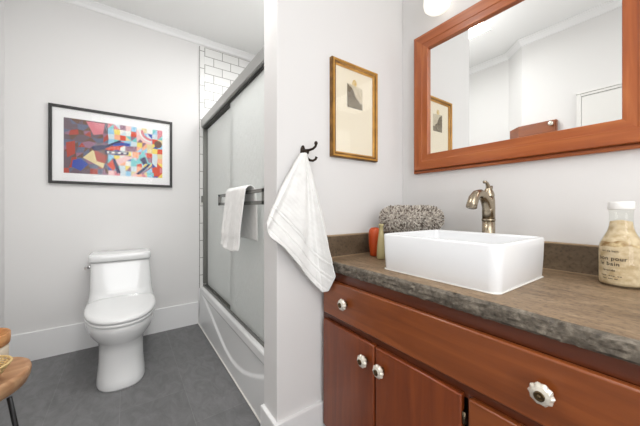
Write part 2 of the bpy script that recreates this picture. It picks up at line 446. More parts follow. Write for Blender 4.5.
# ------------------------------------------------------------------ bathtub
def tub():
    y0, y1 = 1.127, 2.690; xr = 1.256
    t = thing('bathtub', 'white alcove bathtub with embossed apron under the sliding glass door', 'bathtub', (0.9, 1.91, 0))
    zr = 0.333
    mb = MB()
    # apron with an embossed sweeping line
    pts = [(2.70,0.300),(2.482,0.251),(2.2,0.172),(2.0,0.119),(1.886,0.094),(1.76,0.084),(1.659,0.090),(1.55,0.108),(1.429,0.147),(1.34,0.185),(1.257,0.221),(1.12,0.29)]
    def zc(y):
        for (a, za), (b, zb) in zip(pts, pts[1:]):
            if b <= y <= a: return za + (zb-za)*(a-y)/(a-b)
        return 0.3
    def ap(u, v):
        y = y0 + (y1-y0)*u; z = 0.0 + (zr-0.012)*v
        x = 0.540 + 0.014*(z/zr)
        c = zc(y); d = (z - c)
        if z < 0.285:
            k = min(1, max(0, (d + 0.006)/0.016)); k = k*k*(3-2*k)
            k2 = min(1, max(0, (0.285 - z)/0.02))
            x += 0.011*k*k2
        return (x, y, z)
    mb.grid(ap, 150, 66, 0, True)
    # rim, basin
    def rr(xa, xb, ya, yb, r, z, n=8):
        P = []
        for cx, cy, a0 in ((xb-r, yb-r, 0), (xa+r, yb-r, PI/2), (xa+r, ya+r, PI), (xb-r, ya+r, 1.5*PI)):
            for k in range(n+1):
                a = a0 + PI/2*k/n
                P.append((cx + r*math.cos(a), cy + r*math.sin(a), z))
        return P
    R = [rr(0.554, xr, y0, y1, 0.004, zr-0.012), rr(0.556, xr, y0, y1, 0.006, zr-0.004), rr(0.562, xr-0.005, y0+0.004, y1-0.004, 0.01, zr),
         rr(0.635, xr-0.05, y0+0.07, y1-0.07, 0.10, zr), rr(0.645, xr-0.06, y0+0.08, y1-0.08, 0.11, zr-0.012),
         rr(0.665, xr-0.08, y0+0.12, y1-0.14, 0.12, 0.16), rr(0.70, xr-0.11, y0+0.17, y1-0.24, 0.12, 0.09), rr(0.78, xr-0.2, y0+0.28, y1-0.36, 0.08, 0.075)]
    mb.rings(R, 0, True, False, True)
    # sides and back skirts, floor plate
    mb.box(0.545, xr, y0, y0+0.006, 0.0, zr-0.012); mb.box(0.545, xr, y1-0.006, y1, 0, zr-0.012); mb.box(xr-0.006, xr, y0, y1, 0, zr-0.012)
    mb.build('tub_shell', M['tub'], t, fix=False)
    MB().box(0.534, 0.542, y0+0.016, y1, 0.0, 0.006).build('floor_seal', M['water_seal'], t, bevel=0.002)
    dd = MB(); dd.lathe([(0.0,0.082),(0.032,0.082),(0.034,0.078),(0.034,0.072)], 0.93, 1.5, 24); dd.build('drain', M['chrome'], t)
tub()

# ------------------------------------------------------------------ sliding shower door
def shower_door():
    t = thing('shower_door', 'sliding frosted glass shower door in a brushed metal frame above the tub', 'shower door', (0.595, 1.91, 0.333))
    ya, yb = 1.127, 2.690
    hd = MB(); hd.box(0.566, 0.626, ya, yb, 1.785, 1.862, 0)
    hd.box(0.562, 0.566, ya, yb, 1.79, 1.858, 0)
    o = hd.build('header', M['alu'], t, bevel=0.003)
    MB().box(0.578, 0.622, ya, yb, 1.770, 1.785).build('header_channel', M['channel_dark'], t)  # dark strip along the underside of the header
    tr = MB(); tr.box(0.578, 0.632, ya, yb, 0.333, 0.343); tr.box(0.578, 0.582, ya, yb, 0.343, 0.354); tr.box(0.603, 0.607, ya, yb, 0.343, 0.355); tr.box(0.626, 0.632, ya, yb, 0.343, 0.366)
    tr.build('bottom_track', M['alu_dark'], t, bevel=0.0015)
    for (a, b) in ((yb-0.024, yb), (ya, ya+0.024)):
        j = MB(); j.box(0.577, 0.633, a, b, 0.362, 1.785)
        j.build('side_jamb', M['alu_dark'], t, bevel=0.003)
    # outer pane (near camera side), inner pane
    p1 = MB().box(0.586, 0.592, ya+0.03, 1.905, 0.352, 1.776).build('glass_pane', M['frost'], t)
    p2 = MB().box(0.612, 0.618, 1.84, yb-0.026, 0.352, 1.776).build('glass_pane', M['frost'], t)
    st = MB(); st.box(0.608, 0.622, yb-0.036, yb-0.026, 0.352, 1.776); st.build('edge_strip', M['alu_dark'], p2)
    g = MB(); g.box(0.560, 0.576, yb-0.03, yb-0.008, 1.10, 1.16); g.build('bumper', M['alu_dark'], t, bevel=0.003)
    # double towel bar
    tbm = MB()
    for z in (1.134, 1.076):
        tbm.box(0.526, 0.534, 1.19, 1.985, z-0.009, z+0.009)
    for y in (1.955, 1.20):
        tbm.box(0.526, 0.534, y-0.030, y+0.030, 1.067, 1.143)
        for z in (1.134, 1.076):
            tbm.tube([(0.530, y, z), (0.586, y, z)], 0.007, 10)
    tbm.build('towel_bar', M['alu_dark'], p1, bevel=0.0015)
shower_door()

# ------------------------------------------------------------------ towel on the shower bar
def bar_towel():
    mb = MB()
    # path in the (x, z) plane, over the upper bar
    path = []
    for k in range(25):
        q = k/24; z = 0.812 + (1.143-0.812)*q
        path.append((0.504 + 0.010*q, z))
    for k in range(1, 9):
        a = PI*(1 - k/9); path.append((0.5345 + 0.0205*math.cos(a), 1.143 + 0.022*math.sin(a)))
    for k in range(21):
        q = k/20; z = 1.143 - (1.143-0.875)*q
        path.append((0.555 + 0.005*q, z))
    n = len(path)
    def f(off):
        def g(u, v):
            k = min(n-1, int(round(v*(n-1)))); x, z = path[k]
            lo = 1.395 - 0.03*max(0, min(1, (k-30)/10)); hi = 1.735 - 0.10*max(0, min(1, (k-30)/10))
            hang = max(0, 1 - k/24)
            hi2 = hi + 0.02*hang; lo2 = lo + 0.03*hang
            y = lo2 + (hi2-lo2)*u
            front = k < 26
            w = (0.0065*math.sin(u*9 + 1.0 + k*0.05) + 0.004*math.sin(u*17 + k*0.1))*(0.25 + 0.75*hang)
            if front: x = x - 0.010*hang - abs(w)*1.4
            else: x = x + w*0.3
            z2 = z + (0.012*math.sin(u*5 + 2)*hang if front else 0)
            if 2 <= k <= 5: x += 0.0025
            d = 0.004*off
            if k < 25: x -= d
            elif k > 32: x += d
            else:
                a = PI*(1 - (k-24)/9); x += d*math.cos(a); z2 += d*math.sin(a)
            return (x, y, z2)
        return g
    mb.grid(f(1), 26, n-1, 0, True)
    o = mb.build('shower_towel', M['towel'], origin=(0.53, 1.6, 0.79), fix=True, solid=0.0075)
    o.modifiers.new('sub', 'SUBSURF').render_levels = 1
    tag(o, 'small white towel folded over the metal bar of the shower door', 'towel')
bar_towel()

# ------------------------------------------------------------------ toilet
def toilet():
    cx = -0.022
    t = thing('toilet', 'white one-piece toilet with closed lid against the back wall', 'toilet', (cx, 2.3, 0))
    def egg(z, hw, yf, yb, ym, n=48, e=2.3, eb=3.2, dx=0):
        P = []
        for i in range(n):
            a = 2*PI*i/n; c, s = math.cos(a), math.sin(a)
            ee = e if s < 0 else eb
            x = hw*math.copysign(abs(c)**(2/ee), c)
            L = (ym-yf) if s < 0 else (yb-ym)
            y = ym + L*math.copysign(abs(s)**(2/ee), s)
            P.append((cx + dx + x, y, z))
        return P
    b = MB()
    b.rings([egg(0.0, .123, 1.962, 2.62, 2.15, e=2.6), egg(0.012, .125, 1.958, 2.62, 2.15, e=2.6), egg(0.05, .122, 1.968, 2.62, 2.16, e=2.5), egg(0.12, .116, 1.992, 2.62, 2.18, e=2.4),
             egg(0.19, .116, 2.005, 2.63, 2.2, e=2.3), egg(0.235, .121, 2.000, 2.64, 2.21, e=2.2), egg(0.262, .142, 1.972, 2.65, 2.24, e=2.2), egg(0.295, .166, 1.935, 2.65, 2.26, e=2.2),
             egg(0.335, .183, 1.908, 2.66, 2.28, e=2.2), egg(0.365, .188, 1.900, 2.66, 2.29, e=2.2), egg(0.378, .186, 1.903, 2.66, 2.29, e=2.2), egg(0.382, .178, 1.912, 2.66, 2.29, e=2.2)])
    def rq(z, hw, yf, yb, e=5, dx=0, n=48):
        P = []
        for i in range(n):
            a = 2*PI*i/n; c, s = math.cos(a), math.sin(a)
            P.append((cx + dx + hw*math.copysign(abs(c)**(2/e), c), (yf+yb)/2 + (yb-yf)/2*math.copysign(abs(s)**(2/e), s), z))
        return P
    b.rings([rq(.25, .150, 2.44, 2.685, 4), rq(.33, .188, 2.41, 2.685, 4), rq(.375, .196, 2.395, 2.685, 4.5), rq(.405, .196, 2.40, 2.685, 4.5), rq(.43, .190, 2.425, 2.685, 4.5), rq(.47, .186, 2.442, 2.685, 5),
             rq(.55, .182, 2.455, 2.686, 7, -.002), rq(.65, .177, 2.470, 2.687, 8, -.006), rq(.664, .176, 2.472, 2.687, 8, -.006)])
    b.build('bowl_and_tank', M['porcelain'], t)
    l = MB()
    D = -.007
    l.rings([rq(.669, .172, 2.474, 2.689, 8, D), rq(.670, .183, 2.460, 2.690, 8, D), rq(.674, .186, 2.456, 2.691, 8, D), rq(.708, .186, 2.456, 2.691, 8, D), rq(.715, .1845, 2.459, 2.690, 8, D), rq(.719, .180, 2.465, 2.687, 8, D), rq(.721, .165, 2.48, 2.675, 7, D)])
    l.build('tank_lid', M['porcelain'], t)
    s = MB()
    s.rings([egg(.383, .180, 1.906, 2.43, 2.27, eb=3.5), egg(.386, .188, 1.896, 2.435, 2.27, eb=3.5), egg(.397, .189, 1.895, 2.435, 2.27, eb=3.5), egg(.401, .184, 1.901, 2.43, 2.27, eb=3.5)])
    s.build('seat', M['seat'], t)
    s = MB()
    s.rings([egg(.4025, .182, 1.904, 2.41, 2.27, eb=3.5), egg(.406, .189, 1.895, 2.415, 2.27, eb=3.5), egg(.418, .190, 1.894, 2.415, 2.27, eb=3.5), egg(.426, .186, 1.90, 2.41, 2.27, eb=3.5), egg(.431, .172, 1.918, 2.40, 2.27, eb=3.5), egg(.434, .13, 1.97, 2.37, 2.25), egg(.435, .06, 2.1, 2.3, 2.22)])
    s.build('lid', M['seat'], t)
    for dx in (-0.085, 0.085):
        h = MB(); h.tube([(cx+dx-0.022, 2.405, .412), (cx+dx+0.022, 2.405, .412)], 0.012, 14); h.build('hinge', M['seat'], t)
    v = MB()
    v.tube([(cx-.172, 2.52, .636), (cx-.196, 2.52, .636), (cx-.200, 2.52, .636)], [.014, .014, .011], 16)
    v.box(cx-.212, cx-.196, 2.470, 2.532, .627, .645)
    v.build('flush_lever', M['chrome'], t)
toilet()

# ------------------------------------------------------------------ framed pictures
def frame_ring(mb, axis, a0, a1, z0, z1, w, prof):
    """picture moulding on a wall facing -y (axis='y') ; prof: list (inset, depth_out) ; y = wall - depth"""
    R = []
    for ins, d in prof:
        pass
    corners = [(a0, z0), (a1, z0), (a1, z1), (a0, z1)]
    sg = [(1, 1), (-1, 1), (-1, -1), (1, -1)]
    rings = []
    for (a, z), (sa, sz) in zip(corners, sg):
        rings.append([(a + sa*i, axis(d), z + sz*i) if True else None for i, d in prof])
    rings.append(rings[0])
    return rings

def colour_picture():
    yw = YB
    t = thing('colourful_picture', 'wide black-framed picture of bright colour patches above the toilet', 'picture', (-0.06, yw, 1.227))
    x0, x1, z0, z1 = -0.447, 0.327, 1.227, 1.791
    prof = [(0, 0.0), (0, 0.022), (0.003, 0.025), (0.018, 0.025), (0.019, 0.018), (0.019, 0.0)]
    fb = MB(); rg = frame_ring(fb, lambda d: yw - d, x0, x1, z0, z1, 0, prof)
    fb.rings(rg, 0, False, False, False)
    fb.build('frame', M['black'], t)
    MB().box(x0+.012, x1-.012, yw-0.012, yw-0.001, z0+.012, z1-.012).build('mat_board', M['matboard'], t)
    # art: a generic patchwork of shapes
    ax0, ax1, az0, az1 = -0.368, 0.253, 1.305, 1.706
    cols = {'plum': (110, 96, 104), 'slate': (104, 110, 132), 'mauve': (150, 112, 132), 'rose': (214, 130, 140), 'brick': (172, 78, 66), 'red': (214, 84, 60), 'sand': (222, 206, 158),
            'yellow': (236, 214, 108), 'sky': (150, 200, 226), 'aqua': (122, 198, 200), 'blue': (66, 86, 168), 'navy': (58, 58, 92), 'white': (232, 232, 226), 'pink': (236, 198, 196), 'green': (110, 156, 122), 'umber': (112, 86, 74),
            'pale': (206, 220, 226), 'peach': (240, 176, 140)}
    names = list(cols); mm = [mat('art_' + k, srgb(*cols[k]), 0.7) for k in names]
    rnd = random.Random(21)
    nx, nz = 17, 10
    G = {}
    for i in range(nx+1):
        for j in range(nz+1):
            kj = .010 if i < nx*.38 else .003; jx = 0 if i in (0, nx) else rnd.uniform(-kj, kj); jz = 0 if j in (0, nz) else rnd.uniform(-kj, kj)
            G[i, j] = (ax0 + (ax1-ax0)*i/nx + jx, az0 + (az1-az0)*j/nz + jz)
    y = yw - 0.0125
    a = MB()
    darkp = ['plum', 'plum', 'slate', 'mauve', 'umber', 'plum', 'umber', 'brick', 'slate', 'umber', 'plum', 'slate']
    lightp = ['sky', 'aqua', 'white', 'pale', 'pink', 'yellow', 'peach', 'rose', 'blue', 'sand', 'red', 'pale', 'sky', 'white', 'aqua', 'mauve']
    def col(i):
        pal = darkp if i < nx*0.38 else lightp
        return names.index(rnd.choice(pal))
    for i in range(nx):
        for j in range(nz):
            q = [G[i, j], G[i+1, j], G[i+1, j+1], G[i, j+1]]
            q = [(p[0], y, p[1]) for p in q]
            r = rnd.random()
            if r < (0.45 if i < nx*.38 else .68): a.add(q, [(0, 1, 2, 3)], col(i))
            elif r < 0.84: a.add(q, [(0, 1, 2)], col(i)); a.add(q, [(0, 2, 3)], col(i))
            else: a.add(q, [(0, 1, 3)], col(i)); a.add(q, [(1, 2, 3)], col(i))
    def poly(pts, c, lift):
        a.add([(ax0 + (ax1-ax0)*u, y - lift, az0 + (az1-az0)*v) for u, v in pts], [tuple(range(len(pts)))], names.index(c))
    # larger shapes
    poly([(.17, .30), (.27, .47), (.40, .36), (.36, .12), (.28, .20)], 'sand', .0004)
    poly([(.27, .47), (.40, .36), (.38, .22), (.30, .25)], 'brick', .0007)
    poly([(.20, .98), (.38, .98), (.36, .78), (.27, .74)], 'rose', .0004)
    poly([(.02, .55), (.10, .60), (.10, .36), (.03, .28)], 'brick', .0004)
    poly([(.08, .24), (.15, .28), (.22, .18), (.15, .05), (.07, .12)], 'blue', .0004)
    poly([(.27, .44), (.44, .52), (.56, .64), (.53, .70), (.42, .60), (.25, .52)], 'navy', .0007)
    poly([(.38, .50), (.56, .68), (.60, .62), (.44, .46)], 'red', .0008)
    poly([(.46, .56), (.56, .60), (.63, .59), (.64, .65), (.55, .66), (.46, .61)], 'blue', .001)
    poly([(.38, .40), (.62, .42), (.62, .48), (.38, .48)], 'navy', .0012)
    poly([(.40, .42), (.60, .435), (.60, .465), (.40, .46)], 'white', .0014)
    for k in range(3): poly([(.42+.06*k, .428), (.445+.06*k, .43), (.445+.06*k, .458), (.42+.06*k, .456)], 'navy', .0016)
    poly([(.68, .24), (.78, .56), (.84, .30)], 'aqua', .0008)
    poly([(.74, .36), (.80, .42), (.83, .28), (.78, .25)], 'navy', .001)
    for k in range(9):
        a0, a1 = PI*1.0 + k*0.17, PI*1.0 + (k+1)*0.17
        for r0, r1, c in ((.10, .13, 'rose'), (.13, .15, 'white'), (.15, .18, 'pink')):
            poly([(.88+r0*math.cos(a0), .95+1.55*r0*math.sin(a0)), (.88+r1*math.cos(a0), .95+1.55*r1*math.sin(a0)), (.88+r1*math.cos(a1), .95+1.55*r1*math.sin(a1)), (.88+r0*math.cos(a1), .95+1.55*r0*math.sin(a1))], c, .001)
    poly([(.95+.045*math.cos(2*PI*k/16), .70+.075*math.sin(2*PI*k/16)) for k in range(16)], 'umber', .0009)
    poly([(.70, .06), (.73, .04), (.86, .25), (.84, .28)], 'navy', .001)
    poly([(.74, .06), (.77, .05), (.89, .22), (.88, .25)], 'mauve', .001)
    poly([(.40, .20), (.46, .33), (.52, .20), (.46, .09)], 'red', .001)
    poly([(.45, .33), (.48, .33), (.54, .06), (.50, .04)], 'navy', .0012)
    poly([(.47, .30), (.60, .40), (.68, .38), (.52, .22)], 'pink', .0011)
    poly([(.90, .22), (.97, .22), (.97, .04), (.90, .02)], 'red', .0009)
    poly([(.66, .38), (.73, .38), (.73, .50), (.66, .50)], 'peach', .001)
    a.build('print', mm, t, fix=False)
    MB().box(x0+.019, x1-.019, yw-0.0185, yw-0.0165, z0+.014, z1-.014).build('glazing', M['picglass'], t)
colour_picture()

def gilt_picture():
    yw = 0.998
    t = thing('gilt_picture', 'upright gold-framed small print with wide cream mat above the counter', 'picture', (0.895, yw, 1.283))
    x0, x1, z0, z1 = 0.755, 1.047, 1.283, 1.733
    prof = [(0, 0.0), (0, 0.018), (0.004, 0.024), (0.010, 0.025), (0.013, 0.021), (0.021, 0.018), (0.023, 0.014), (0.027, 0.012), (0.027, 0.0)]
    fb = MB(); rg = frame_ring(fb, lambda d: yw - d, x0, x1, z0, z1, 0, prof)
    fb.rings(rg, 0, False, False, False)
    for k, f in enumerate(fb.f):
        if k % (len(prof)) in (0, 1, 4): fb.m[k] = 1
    fb.build('frame', [M['gold'], M['gold_dark']], t)
    MB().box(x0+.025, x1-.025, yw-0.008, yw-0.001, z0+.025, z1-.025).build('mat_board', M['creammat'], t)
    y = yw - 0.0085
    px0, px1, pz0, pz1 = 0.853, 0.951, 1.528, 1.640
    p = MB()
    mats = [mat('print_sky', srgb(214, 204, 180), 0.7, var=(srgb(196, 184, 158), 60, 4, (1, 1, 1))), mat('print_rock', srgb(92, 82, 66), 0.8, var=(srgb(140, 126, 104), 90, 5, (1, 1, 1))),
            mat('print_shore', srgb(156, 146, 124), 0.8, var=(srgb(98, 88, 72), 80, 5, (1, 1, 2))), mat('print_gold', srgb(212, 178, 104), 0.7, var=(srgb(232, 216, 172), 80, 3, (1, 1, 1)))]
    w, h = px1-px0, pz1-pz0
    def q(pts, mi, lift): p.add([(px0+u*w, y-lift, pz0+v*h) for u, v in pts], [tuple(range(len(pts)))], mi)
    q([(0, 0), (1, 0), (1, .93), (0, 1)], 0, 0)
    q([(0, .0), (1, .0), (1, .26), (.6, .30), (0, .36)], 2, .0003)
    q([(0, .34), (.8, .24), (.74, .38), (.55, .46), (.48, .62), (.40, .74), (.28, .86), (.12, .92), (0, 1)], 1, .0006)
    q([(.30, 1.0), (.58, .93), (.62, 1.12), (.50, 1.24), (.36, 1.18)], 3, .0009)
    p.build('print', mats, t, fix=False)
    MB().box(x0+.027, x1-.027, yw-0.0135, yw-0.0115, z0+.027, z1-.027).build('glazing', M['picglass'], t)
gilt_picture()

# ------------------------------------------------------------------ coat hook and the towel on it
def hook():
    yw = 0.998; x = 0.612
    t = thing('wall_hook', 'dark bronze double hook on the white wall end holding a towel', 'hook', (x, yw, 1.24))
    pl = MB()
    def oval(y, s): return [(x + .012*s*math.cos(2*PI*i/20), y, 1.287 + .028*s*math.sin(2*PI*i/20)) for i in range(20)]
    pl.rings([oval(yw, 1), oval(yw-.004, 1), oval(yw-.007, .7)], 0, True)
    pl.build('backplate', M['bronze'], t)
    u = MB()
    u.tube([(x, yw-.004, 1.290), (x+.002, yw-.020, 1.290), (x+.009, yw-.038, 1.290), (x+.018, yw-.052, 1.294), (x+.025, yw-.060, 1.303), (x+.026, yw-.062, 1.311)], [.008, .007, .0055, .005, .005, .0055], 12)
    u.lathe([(0, 1.307), (.005, 1.309), (.0075, 1.314), (.007, 1.320), (.004, 1.324), (0, 1.325)], x+.026, yw-.062, 14)
    u.build('upper_prong', M['bronze'], t)
    d = MB()
    d.tube([(x, yw-.004, 1.284), (x+.003, yw-.018, 1.276), (x+.005, yw-.028, 1.258), (x+.012, yw-.038, 1.248), (x+.022, yw-.046, 1.246), (x+.031, yw-.052, 1.252), (x+.034, yw-.054, 1.262)], [.007, .006, .0055, .0055, .005, .005, .006], 12)
    d.build('lower_prong', M['bronze'], t)
    c = MB(); c.tube([(x-.010, yw-.014, 1.287), (x+.002, yw-.022, 1.285), (x+.012, yw-.03, 1.280)], [.006, .010, .006], 12); c.build('collar', M['bronze'], t)
hook()

def hook_towel():
    A = (0.590, 1.272)
    B = [(.430, .992), (.431, .965), (.445, .938), (.492, .900), (.545, .838), (.600, .775), (.650, .722), (.672, .697), (.684, .706), (.687, .735), (.688, .776), (.689, .816), (.690, .860)]
    BY = [.95]*7 + [.945, .925, .902, .883, .890, .903]
    def bd(t):
        k = t*(len(B)-1); i = min(len(B)-2, int(k)); f = k - i
        return (B[i][0]*(1-f)+B[i+1][0]*f, B[i][1]*(1-f)+B[i+1][1]*f, BY[i]*(1-f)+BY[i+1]*f)
    def fold(t, r):
        w = (0.45*math.sin(2*PI*(t*2.1+.12)) + 0.35*math.sin(2*PI*(t*3.7+.4)+r*1.2) + 0.2*math.sin(2*PI*(t*6.3)+r*3))
        return w
    def pt(off):
        def g(u, v):
            r = v**0.9; t = u
            bx, bz, by = bd(t)
            e = 0.013*(1-r)
            x = A[0] + (bx-A[0])*r; z = A[1] + (bz-A[1])*r
            x += e*(u-.5)*2
            # convex sides
            bul = math.sin(PI*r)
            if t < .12: x += -0.004*bul
            if t > .85: x += 0.014*bul*(t-.85)/.15
            amp = 0.004 + 0.013*math.sin(PI*min(1, r*1.0)*0.5)
            y = 0.950 + (by-.95)*r**1.3 - 0.012*math.sin(PI*min(1, max(0, u))) + amp*fold(t, r)*0.9*(1 if t < .6 else .6)
            x = min(x, .692)
            y += 0.0035*noise.noise(Vector((x*22, z*22, 1.3)))
            # woven border bands parallel to the lower left hem
            d = ((x-.432)*.265 + (z-.962)*.248)/.363
            for c0, c1 in ((.008, .014), (.040, .046), (.052, .078), (.084, .090)):
                if c0 < d < c1 and r < .985: y += 0.0032
            y += .0004*math.sin(d*420) if d > .1 else 0
            if off: y = min(0.978, y + 0.012 + 0.012*bul*(1-t*.5))
            return (x, y, z)
        return g
    mb = MB()
    nu, nv = 130, 150
    mb.grid(pt(0), nu, nv, 0, True)
    mb.grid(pt(1), nu, nv, 0, True, True)
    # close the rim between front and back layers
    n1 = (nu+1)*(nv+1)
    rim = [i for i in range(nu+1)] + [j*(nu+1)+nu for j in range(1, nv+1)] + [nv*(nu+1)+i for i in range(nu-1, -1, -1)] + [j*(nu+1) for j in range(nv-1, 0, -1)]
    for a, b in zip(rim, rim[1:]+rim[:1]):
        mb.f.append((a, b, b+n1, a+n1)); mb.m.append(0); mb.sm.append(True)
    o = mb.build('hanging_towel', M['towel'], origin=(0.59, 0.96, 0.69))
    tag(o, 'white cotton towel hanging by one corner from the bronze hook', 'towel')
hook_towel()

# ------------------------------------------------------------------ vanity cabinet
VX = 0.700
def make_knob(parent, y, z):
    k = MB()
    x = VX
    def ring(r, xx, sc=0.0, n=40):
        return [(xx, y + (r + sc*math.cos(10*2*PI*i/n))*math.cos(2*PI*i/n), z + (r + sc*math.cos(10*2*PI*i/n))*math.sin(2*PI*i/n)) for i in range(n)]
    k.rings([ring(.010, x-.0005), ring(.009, x-.004), ring(.007, x-.010), ring(.008, x-.013)], 1, True)
    k.rings([ring(.008, x-.011), ring(.0185, x-.014, .0010), ring(.0215, x-.018, .0012), ring(.0215, x-.022, .0012), ring(.017, x-.028, .0006), ring(.010, x-.031)], 0, False)
    k.rings([ring(.0095, x-.0305), ring(.0095, x-.033), ring(.0070, x-.0345), ring(.0066, x-.0335), ring(.003, x-.0335), ring(.0025, x-.036)], 1, True)
    return k.build('knob', [M['knobglass'], M['knobbrass']], parent)

def vanity():
    t = thing('vanity_cabinet', 'cherry wood vanity cabinet with glass knobs under the concrete counter', 'cabinet', (0.98, 0.4, 0))
    y0, y1 = -0.35, 0.994
    c = MB()
    xf = 0.720; xb = 1.268
    c.box(xf+.0005, xb, y1-.018, y1+.0005, 0.0895, .7845)           # left side
    c.box(xf, xb, y0, y0+.018, 0.09, .784)
    c.box(xf+.02, xb, y0, y1, 0.09, .108)
    c.box(xb-.012, xb, y0, y1, 0.09, .784)
    # face frame
    c.box(xf, xf+.02, y0, y1, .745, .784)
    c.box(xf, xf+.02, y0, y1, .560, .604)
    c.box(xf, xf+.02, y0, y1, .09, .13)
    for yy in (y1-.0375, .040, y0+.0005):
        c.box(xf+.0008, xf+.0192, yy, yy+.035, .0905, .7835)
    c.box(xf+.0008, xf+.0192, .345, .362, .0905, .60)
    c.build('body', M['carcass'], t)
    MB().box(xf+.06, xf+.075, y0, y1, 0, .09).build('toe_kick', M['carcass'], t)
    MB().box(xf+.021, xf+.03, y0+.02, y1-.02, .11, .74).build('gap_shade_panel', M['dark'], t)  # added dark sheet, stands in for shade seen through the door gaps
    # wide false drawer front
    d = MB().box(VX, xf, .050, .972, .601, .746).build('drawer', M['vanwood'], t, bevel=0.005)
    make_knob(d, .820, .677); make_knob(d, .197, .677)
    d = MB().box(VX, xf, -.335, .038, .601, .746).build('drawer', M['vanwood'], t, bevel=0.005)
    for a, b, ky in ((.6725, .972, .710), (.369, .6655, .634)):
        dd = MB().box(VX, xf, a, b, .115, .572).build('door', M['vanwoodz'], t, bevel=0.004)
        make_knob(dd, ky, .510)
    MB().box(VX, xf, .050, .351, .345, .572).build('drawer', M['vanwood'], t, bevel=0.004)
    MB().box(VX, xf, .050, .351, .115, .337).build('drawer', M['vanwood'], t, bevel=0.004)
    MB().box(VX, xf, -.335, .038, .115, .572).build('door', M['vanwoodz'], t, bevel=0.004)
    h = MB(); h.tube([(VX+.006, .364, .53), (VX+.006, .364, .50)], .005, 10); h.build('hinge', M['nickel_dark'], t)
vanity()

# ------------------------------------------------------------------ concrete counter
def counter():
    t = thing('countertop', 'rough-edged brown concrete countertop on the cherry vanity', 'countertop', (0.98, 0.4, .785))
    y0, y1, xa, xb = -0.36, 0.996, 0.6985, 1.268
    zt, zb = .828, .785
    mb = MB()
    ny = 260
    def edge(y, k):
        n = noise.noise(Vector((k*3.1, y*26, 0.5)))*0.0016 + noise.noise(Vector((k*1.7, y*90, 4.5)))*0.0018
        chip = max(0, noise.noise(Vector((k*0.8, y*42, 9.0))) - 0.22)*0.012
        return n, chip
    # top then rounded rough nose then bottom
    prof = [(xb, zt, 0), (xa+.10, zt, 0), (xa+.02, zt, 0), (xa+.010, zt-.0008, .4), (xa+.005, zt-.003, 1), (xa+.001, zt-.008, 1), (xa, zt-.015, 1), (xa-.0005, zt-.022, 1), (xa, zt-.029, 1), (xa+.001, zt-.036, 1), (xa+.004, zb+.001, 1), (xa+.008, zb, .5), (xb, zb, 0)]
    np_ = len(prof)
    vs = []
    for j in range(ny+1):
        y = y0 + (y1-y0)*j/ny
        for k, (x, z, w) in enumerate(prof):
            n, ch = edge(y, k)
            vs.append((x + w*(n + ch), y, z + w*(n*0.6 - (ch*0.6 if k < 7 else -ch*.3))))
    fs = []; ms = []
    for j in range(ny):
        for k in range(np_-1):
            a = j*np_+k; fs.append((a, a+1, a+np_+1, a+np_)); ms.append(0 if k < 3 else 1)
    for f, m in zip(fs, ms): pass
    o0 = len(mb.v); mb.v += vs
    for f, m in zip(fs, ms): mb.f.append(f); mb.m.append(m); mb.sm.append(False if m else True)
    mb.f.append(tuple(range(np_))); mb.m.append(1); mb.sm.append(False)
    mb.f.append(tuple(ny*np_+k for k in reversed(range(np_)))); mb.m.append(1); mb.sm.append(False)
    mb.build('slab', [M['ctop'], M['cfront']], t)
    b = MB(); b.box(1.248, 1.268, y0, .996, .8285, .922); b.build('backsplash', [M['csplash']], t, bevel=0.002)
    MB().box(1.2475, 1.268, y0, .996, .922, .928).build('splash_cap', M['crim'], t, bevel=0.002)
    b = MB(); b.box(.735, 1.2475, .976, .996, .8285, .922); b.build('side_splash', [M['csplash']], t, bevel=0.002)
    MB().box(.735, 1.2475, .9755, .996, .922, .928).build('splash_cap', M['crim'], t, bevel=0.002)
    s = MB(); s.box(1.2445, 1.248, y0, .976, .8282, .8315); s.box(.735, 1.2445, .9725, .976, .8282, .8315); s.build('sealant_bead', M['crim'], t)
counter()

# ------------------------------------------------------------------ vessel sink
def sink():
    x0, x1, y0, y1 = 0.763, 1.111, .306, .699; zb, zt = .8290, .957
    t = thing('vessel_sink', 'white rectangular ceramic vessel sink standing on the counter', 'sink', ((x0+x1)/2, (y0+y1)/2, zb))
    def rr(ins, r, z, n=7):
        xa, xb, ya, yb = x0+ins, x1-ins, y0+ins, y1-ins; P = []
        for cx, cy, a0 in ((xb-r, yb-r, 0), (xa+r, yb-r, PI/2), (xa+r, ya+r, PI), (xb-r, ya+r, 1.5*PI)):
            for k in range(n+1):
                a = a0 + PI/2*k/n; P.append((cx + r*math.cos(a), cy + r*math.sin(a), z))
        return P
    m = MB()
    m.rings([rr(.012, .020, zb), rr(.007, .026, zb+.001), rr(.005, .028, zb+.006), rr(.002, .029, zb+.06), rr(0, .030, zt-.006), rr(.0015, .028, zt-.002), rr(.005, .025, zt),
             rr(.011, .016, zt), rr(.0145, .014, zt-.002), rr(.016, .014, zt-.008), rr(.022, .026, zb+.05), rr(.034, .036, zb+.028), rr(.07, .05, zb+.020), rr(.13, .03, zb+.016)])
    m.build('basin', M['sinkware'], t)
    d = MB(); d.lathe([(0, zb+.0205), (.020, zb+.0205), (.024, zb+.019), (.024, zb+.016)], (x0+x1)/2, (y0+y1)/2, 24); d.build('drain', M['nickel'], t)
    sl = MB()
    sl.rings([rr(.004, .022, .8283), rr(.003, .022, .8305), rr(.010, .016, .8315)], 0, True, True, True)
    sl.build('sealant_bead', M['water_seal'], t)
sink()

